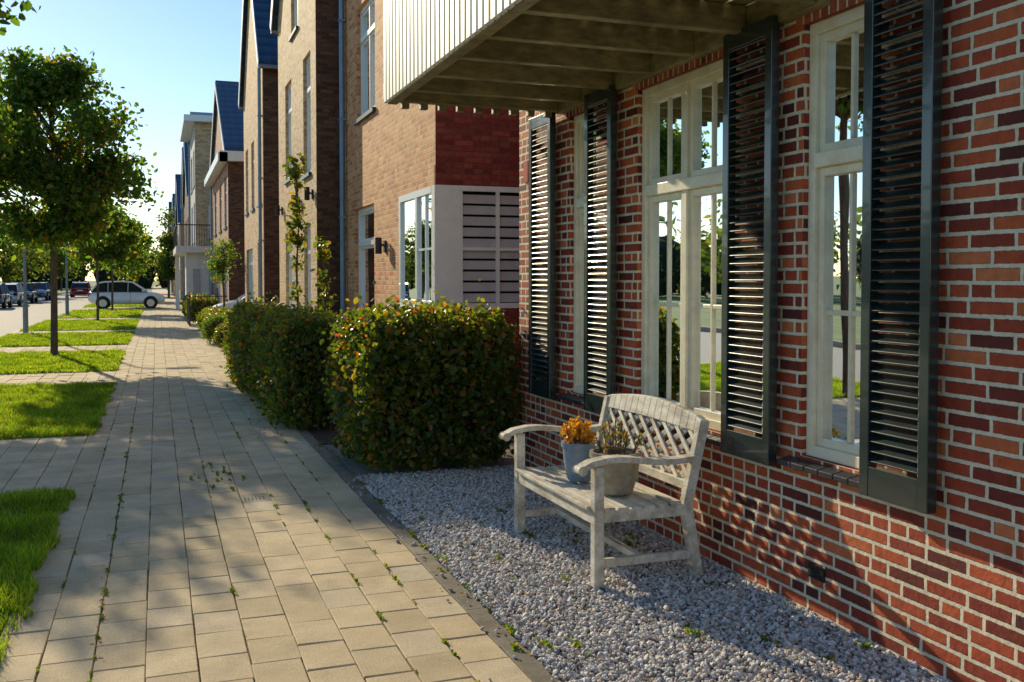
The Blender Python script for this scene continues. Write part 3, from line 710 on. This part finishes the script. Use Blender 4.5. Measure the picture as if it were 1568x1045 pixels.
tree('shadow_tree',-2.1,53,5,3.6,1.3,1.1,4500,.18,nb=24,cl=.28,seed=8,tr=.05)
tree('shadow_tree',-2.1,66,5.4,3.8,1.5,1.3,4000,.2,nb=24,cl=.3,seed=9,tr=.05)
tree('shadow_tree',-2.3,82,6,4.1,1.7,1.6,4000,.24,nb=24,cl=.4,seed=10,tr=.06)
tree('sapling',1.9,14.3,3.2,2.1,.06,1.05,420,.085,nb=22,cl=.07,seed=11,tr=.022,mat='hedge')
tree('sapling',1.9,11.85,2.0,1.5,.05,.45,260,.065,nb=12,cl=.05,seed=12,tr=.018,mat='hedge')
tree('olive_tree',2.0,32.5,2.9,2.15,.42,.55,1500,.08,nb=18,cl=.16,seed=13,tr=.04)
tree('conifer',1.0,92,6,4.2,.7,2.5,2500,.25,nb=22,cl=.35,seed=14,tr=.1,mat='far')
for i,(x,y,h) in enumerate([(-12.5,95,7),(-13,112,8),(-12,130,8),(-12.5,150,9),(-3,105,7),(-2.5,125,8),(-14,75,6)]):
    tree('shadow_tree',x,y,h,h*.6,h*.28,h*.32,2200,.32,nb=22,cl=h*.08,seed=20+i,tr=.1,mat='far')
def belt(name,spots,n,size):
    Ps=[];mb=MB()
    for (x,y,h) in spots:
        k=10;C=np.stack([x+rng.normal(size=k)*h*.28,y+rng.normal(size=k)*h*.28,h*rng.uniform(.25,.85,k)],1)
        j=rng.integers(0,k,n);Ps.append(C[j]+rng.normal(size=(n,3))*h*.13)
        mb.tube([(x,y,-.1),(x,y,h*.6)],[h*.025,h*.01],5)
        mb.lathe((x,y,0),[(h*.2,.0),(h*.3,h*.3),(h*.22,h*.6),(.01,h*.72)],7,1)
    e=empty(name); P=np.concatenate(Ps);P[:,2]=np.abs(P[:,2]); leaves('foliage',P,size,M['far'],e); mb.obj('trunks',[M['bark'],M['hedgecore']],e)
sp_=[]
for i in range(46): sp_.append((-95+i*3.2+random.gauss(0,2),190+random.gauss(0,10),random.uniform(7,12)))
belt('distant_tree_belt',sp_,420,.75)
sp_=[]
for i in range(60): sp_.append((-42+random.gauss(0,4)-abs(i-20)*.2,-40+i*4.6+random.gauss(0,1.5),random.uniform(5,9)))
belt('distant_tree_belt',sp_,420,.6)  # unseen treeline across the street, invented for the window reflections

# ------------------------------------------------------------------ lamps
def lamp(x,y,h):
    e=empty('street_lamp');m=MB();m.tube([(x,y,-.02),(x,y,.9),(x,y,.92),(x,y,h)],[.075,.075,.05,.035],10);m.tube([(x,y,h),(x+.2,y,h+.12),(x+.5,y,h+.15)],[.03,.03,.03],8);m.box(x+.4,x+.95,y-.09,y+.09,h+.1,h+.19)
    m.obj('pole_and_head',M['metal'],e)
lamp(-3.7,32.5,5.2);lamp(-3.7,47,5.2);lamp(-3.7,70,5.2);lamp(-3.75,95,5.2)

# ------------------------------------------------------------------ fence
e=empty('iron_fence');m=MB()
for k in range(15): m.tube([(1.05+k*.1,38,0),(1.05+k*.1,38,1.05)],[.012,.012],6)
m.box(1.03,2.48,37.98,38.02,.95,.98);m.box(1.03,2.48,37.98,38.02,.15,.18)
for k in range(30): m.tube([(1.05,34.9+k*.1,0),(1.05,34.9+k*.1,1.05)],[.012,.012],6)
m.box(1.03,1.07,34.9,37.97,.95,.98);m.obj('bars',M['iron'],e)

# ------------------------------------------------------------------ bench
e=empty('garden_bench');m=MB()
XF,XB,Y0,Y1,SZ=2.14,2.66,4.60,5.76,.41
def bxx(z): return XB+max(0,(z-.4))*.24
for y in (Y0,Y1):
    m.beam((XF,y,0),(XF,y,.63),.055,.055,(0,1,0))
    m.beam((XB+.07,y,0),(XB,y,.40),.055,.06,(0,1,0)); m.beam((XB,y,.38),(bxx(.84),y,.84),.055,.05,(0,1,0))
    m.box(XF+.029,XB,y-.018,y+.018,.335,.395); m.box(XF+.029,XB+.03,y-.016,y+.016,.10,.145)
    pts=[(XF-.10,.622),(XF-.05,.648),(XF+.04,.663),(XF+.12,.664),(XF+.22,.652),(XF+.32,.638),(XF+.44,.634),(XB+.07,.645)]
    for (a,za),(b_,zb) in zip(pts,pts[1:]): m.beam((a,y,za),(b_+.004,y,zb),.085,.03,(0,0,1))
    m.tube([(XF-.10,y-.042,.618),(XF-.10,y+.042,.618)],[.022,.022],12)
m.box(XF-.022,XF+.012,Y0+.029,Y1-.029,.325,.395)
m.box(XF+.03,XB,(Y0+Y1)/2-.02,(Y0+Y1)/2+.02,.34,.395)
m.box((XF+XB)/2-.02,(XF+XB)/2+.02,Y0+.017,Y1-.017,.105,.14)
for k in range(7):
    x=XF-.045+k*.078; dip=-.012*math.sin(math.pi*k/6); m.box(x,x+.062,Y0+(.03 if k==0 else -.02),Y1-(.03 if k==0 else -.02),.396+dip,.418+dip)
nseg=16
def zt(s): return .815+.05*math.sin(math.pi*s)+(.0 if .04<s<.96 else -.012)
for i in range(nseg):
    s0,s1=i/nseg,(i+1)/nseg; ya=Y0-.03+(Y1-Y0+.06)*s0; yb=Y0-.03+(Y1-Y0+.06)*s1
    za,zb=zt(s0),zt(s1); lo=.775
    c=[]
    for zz0,zz1 in ((lo+.01*math.sin(math.pi*s0),lo+.01*math.sin(math.pi*s1)),(za+.035,zb+.035)):
        c+=[(bxx(zz0)-.019,ya,zz0),(bxx(zz0)+.019,ya,zz0),(bxx(zz1)+.019,yb,zz1),(bxx(zz1)-.019,yb,zz1)]
    m.hexa(c)
m.beam((bxx(.49),Y0+.02,.49),(bxx(.49),Y1-.02,.49),.03,.05)
z0,z1=.51,.79; H=z1-z0; st=.145; SL=1.55
def clipseg(y,sgn):
    ya,yb=y,y+sgn*H*SL; za,zb=z0,z1; lo,hi=Y0+.03,Y1-.03
    def at(yv): return za+(zb-za)*(yv-ya)/(yb-ya)
    pa=(ya,za);pb=(yb,zb)
    if (pa[0]<lo and pb[0]<lo) or (pa[0]>hi and pb[0]>hi): return
    if pa[0]<lo: pa=(lo,at(lo))
    if pa[0]>hi: pa=(hi,at(hi))
    if pb[0]<lo: pb=(lo,at(lo))
    if pb[0]>hi: pb=(hi,at(hi))
    if abs(pa[1]-pb[1])<.02: return
    o=-.006 if sgn>0 else .006
    m.beam((bxx(pa[1])+o,pa[0],pa[1]),(bxx(pb[1])+o,pb[0],pb[1]),.034,.011,(1,0,0))
y=Y0-.6
while y<Y1+.6: clipseg(y,1);clipseg(y,-1); y+=st
m.obj('bench_frame',M['bench'],e,bevel=.004)
# pots
def pot(name,c,R_,H_,mat):
    e=empty(name);m=MB();m.lathe(c,[(R_*.05,0),(R_*.62,0),(R_*.7,.008),(R_*.92,H_*.45),(R_*.98,H_*.8),(R_*1.0,H_*.86),(R_*1.07,H_*.87),(R_*1.07,H_),(R_*.93,H_),(R_*.9,H_*.9),(.005,H_*.88)],48);m.obj('pot',mat,e,smooth=False);m=MB();m.lathe(c,[(R_*.9,H_*.93),(.004,H_*.95)],20);m.obj('potting_soil',M['soil'],e);return e
e1=pot('plant_pot',(2.33,5.25,.42),.105,.23,M['pot1']); e2=pot('plant_pot',(2.38,4.88,.42),.135,.23,M['pot2'])
def rosettes(par,c,R_,n,h,mat,size,per=16):
    P=[];N=[];m=MB()
    for i in range(n):
        a=random.uniform(0,6.28);r=R_*math.sqrt(random.random());hh=h*random.uniform(.35,1)*(1.1-r/R_*.4)
        t=(c[0]+math.cos(a)*r*1.25,c[1]+math.sin(a)*r*1.25,c[2]+hh); m.tube([(c[0]+math.cos(a)*r*.8,c[1]+math.sin(a)*r*.8,c[2]-.02),t],[.004,.003],5)
        for k in range(per):
            f=random.random(); d=np.array([random.gauss(0,1),random.gauss(0,1),random.gauss(.6,.6)]);d/=np.linalg.norm(d)
            P.append(np.array(t)+d*size*.5-np.array([0,0,f*hh*.5]));N.append(d)
    leaves('plant_leaves',np.array(P),size,mat,par,np.array(N),.3,.5); m.obj('stems',M['bark'],par)
rosettes(e1,(2.33,5.25,.63),.085,26,.17,M['succ1'],.036)
rosettes(e2,(2.38,4.88,.63),.12,24,.22,M['succ2'],.026,9)

# ------------------------------------------------------------------ cars
def carpaint(n,c): return plain(n,c,.25,.03,3,spec=.6,coat=.8)
M['rubber']=plain('tyre',(.02,.02,.02),.8,.2,8); M['rim']=plain('alloy',(.5,.5,.52),.3,.1,8,metal=.8)
M['cglass']=plain('car_glass',(.02,.025,.03),.08,.1,3,spec=.6); M['tail']=plain('tail_light',(.5,.02,.02),.2,.1,5); M['head']=plain('head_light',(.8,.8,.8),.1,.05,5,spec=1)
def car(name,loc,rot,paint,L=4.0,Wd=1.75,Ht=1.5):
    e=empty(name,loc); e.rotation_euler=(0,0,rot); m=MB(); hw=Wd/2
    st=[(-.5,.45,.80,.86),(-.485,.30,.93,.93),(-.42,.24,.97,.98),(-.2,.22,.97,1),(.15,.22,.95,1),(.28,.22,.94,.99),(.40,.24,.84,.96),(.47,.28,.74,.88),(.5,.38,.64,.76)]
    rings=[]
    for f,zb,zt_,wf in st:
        x=f*L;w_=hw*wf;s=Ht/1.5
        rings.append([(x,-w_*.93,zb*s),(x,-w_,(zb+.15)*s),(x,-w_*1.0,(zb+(zt_-zb)*.6)*s),(x,-w_*.93,zt_*s),(x,-w_*.4,(zt_+.025)*s),(x,w_*.4,(zt_+.025)*s),(x,w_*.93,zt_*s),(x,w_,(zb+(zt_-zb)*.6)*s),(x,w_,(zb+.15)*s),(x,w_*.93,zb*s)])
    k=len(m.v)
    for r in rings: m.v+=r
    n=10
    for i in range(len(rings)-1):
        for j in range(n): m.f.append((k+i*n+j,k+i*n+(j+1)%n,k+(i+1)*n+(j+1)%n,k+(i+1)*n+j));m.m.append(0)
    m.f.append(tuple(k+j for j in range(n)));m.m.append(0);m.f.append(tuple(k+(len(rings)-1)*n+n-1-j for j in range(n)));m.m.append(0)
    b_=m.obj('body',paint,e,smooth=True); md=b_.modifiers.new('s','SUBSURF');md.levels=1;md.render_levels=1
    g=MB(); zb=.94*Ht/1.5
    prof=[(-.47,zb,.9),(-.38,Ht*.93,.76),(-.28,Ht*.985,.74),(-.05,Ht,.74),(.08,Ht*.965,.74),(.27,zb,.88)]
    rr=[]
    for f,z,wf in prof: rr.append((f*L,hw*wf,z))
    for s in (-1,1):
        g.quad([(rr[0][0],s*rr[0][1],zb-.02)]+[(x,s*w_,z) for x,w_,z in rr[1:-1]]+[(rr[-1][0],s*rr[-1][1],zb-.02)],0)
    for (xa,wa,za),(xb,wb,zb2) in zip(rr,rr[1:]):
        isroof=za>Ht*.9 and zb2>Ht*.9; g.quad([(xa,-wa,za),(xb,-wb,zb2),(xb,wb,zb2),(xa,wa,za)],1 if isroof else 0)
    for s in (-1,1):
        for (xa,wa,za),(xb,wb,zb2) in zip(rr,rr[1:]): g.beam((xa,s*wa,za),(xb,s*wb,zb2),.06,.075,(0,0,1),1)
        for f in (-.24,.02): g.beam((f*L-.02,s*hw*.915,zb-.03),(f*L,s*hw*.755,Ht*.97),.07,.03,(1,0,0),1)
        g.box(.2*L,.245*L,s*hw*.98,s*hw*1.13,zb,zb+.11,1)
        g.box(.385*L,.47*L,s*hw*.6,s*hw*.90,.60,.73,2); g.box(-.5*L,-.475*L,s*hw*.6,s*hw*.88,.68,.9,3)
        for f in (-.2,.05): g.box(f*L-.005,f*L+.005,s*hw*.98,s*hw*1.003,.32,.92,0)
    g.box(.47*L,.503*L,-hw*.5,hw*.5,.38,.52,0); g.box(-.508*L,-.495*L,-.25,.25,.62,.74,2)
    g.obj('cabin',[M['cglass'],paint,M['head'],M['tail']],e)
    wh=MB();
    for f in (-.31,.315):
        for s in (-1,1):
            y=s*hw*.9; r=.315
            wh.tube([(f*L,y-.1,r),(f*L,y+.1,r)],[r,r],24,0); wh.tube([(f*L,y+s*.08,r),(f*L,y+s*.112,r)],[.21,.2],18,1)
            wh.tube([(f*L,y+s*.06,r+.02),(f*L,y+s*.094,r+.02)],[.37,.37],24,0)
            for q in range(5):
                a=q*1.2566; wh.beam((f*L,y+s*.114,r),(f*L+math.cos(a)*.2,y+s*.114,r+math.sin(a)*.2),.01,.05,(0,1,0),1)
    wh.obj('wheels',[M['rubber'],M['rim']],e)
pw=carpaint('white_car_paint',(.78,.82,.87));pr=carpaint('red_car_paint',(.35,.03,.025));pb=carpaint('blue_car_paint',(.12,.2,.32));pd=carpaint('dark_car_paint',(.04,.05,.07))
car('parked_car',(-1.55,58.5,0),0,pw,3.9)
car('red_car',(-6.9,104,-.13),R(90),pr)
car('parked_car',(-9.3,66,-.13),R(90),pb);car('parked_car',(-9.3,73,-.13),R(90),pw);car('parked_car',(-9.3,80,-.13),R(-90),pd);car('parked_car',(-9.3,90,-.13),R(-90),pb)
car('parked_car',(3.55,23.6,0),R(180),pr,Ht=1.45);car('parked_car',(3.7,34,0),R(180),pw,Ht=1.48)
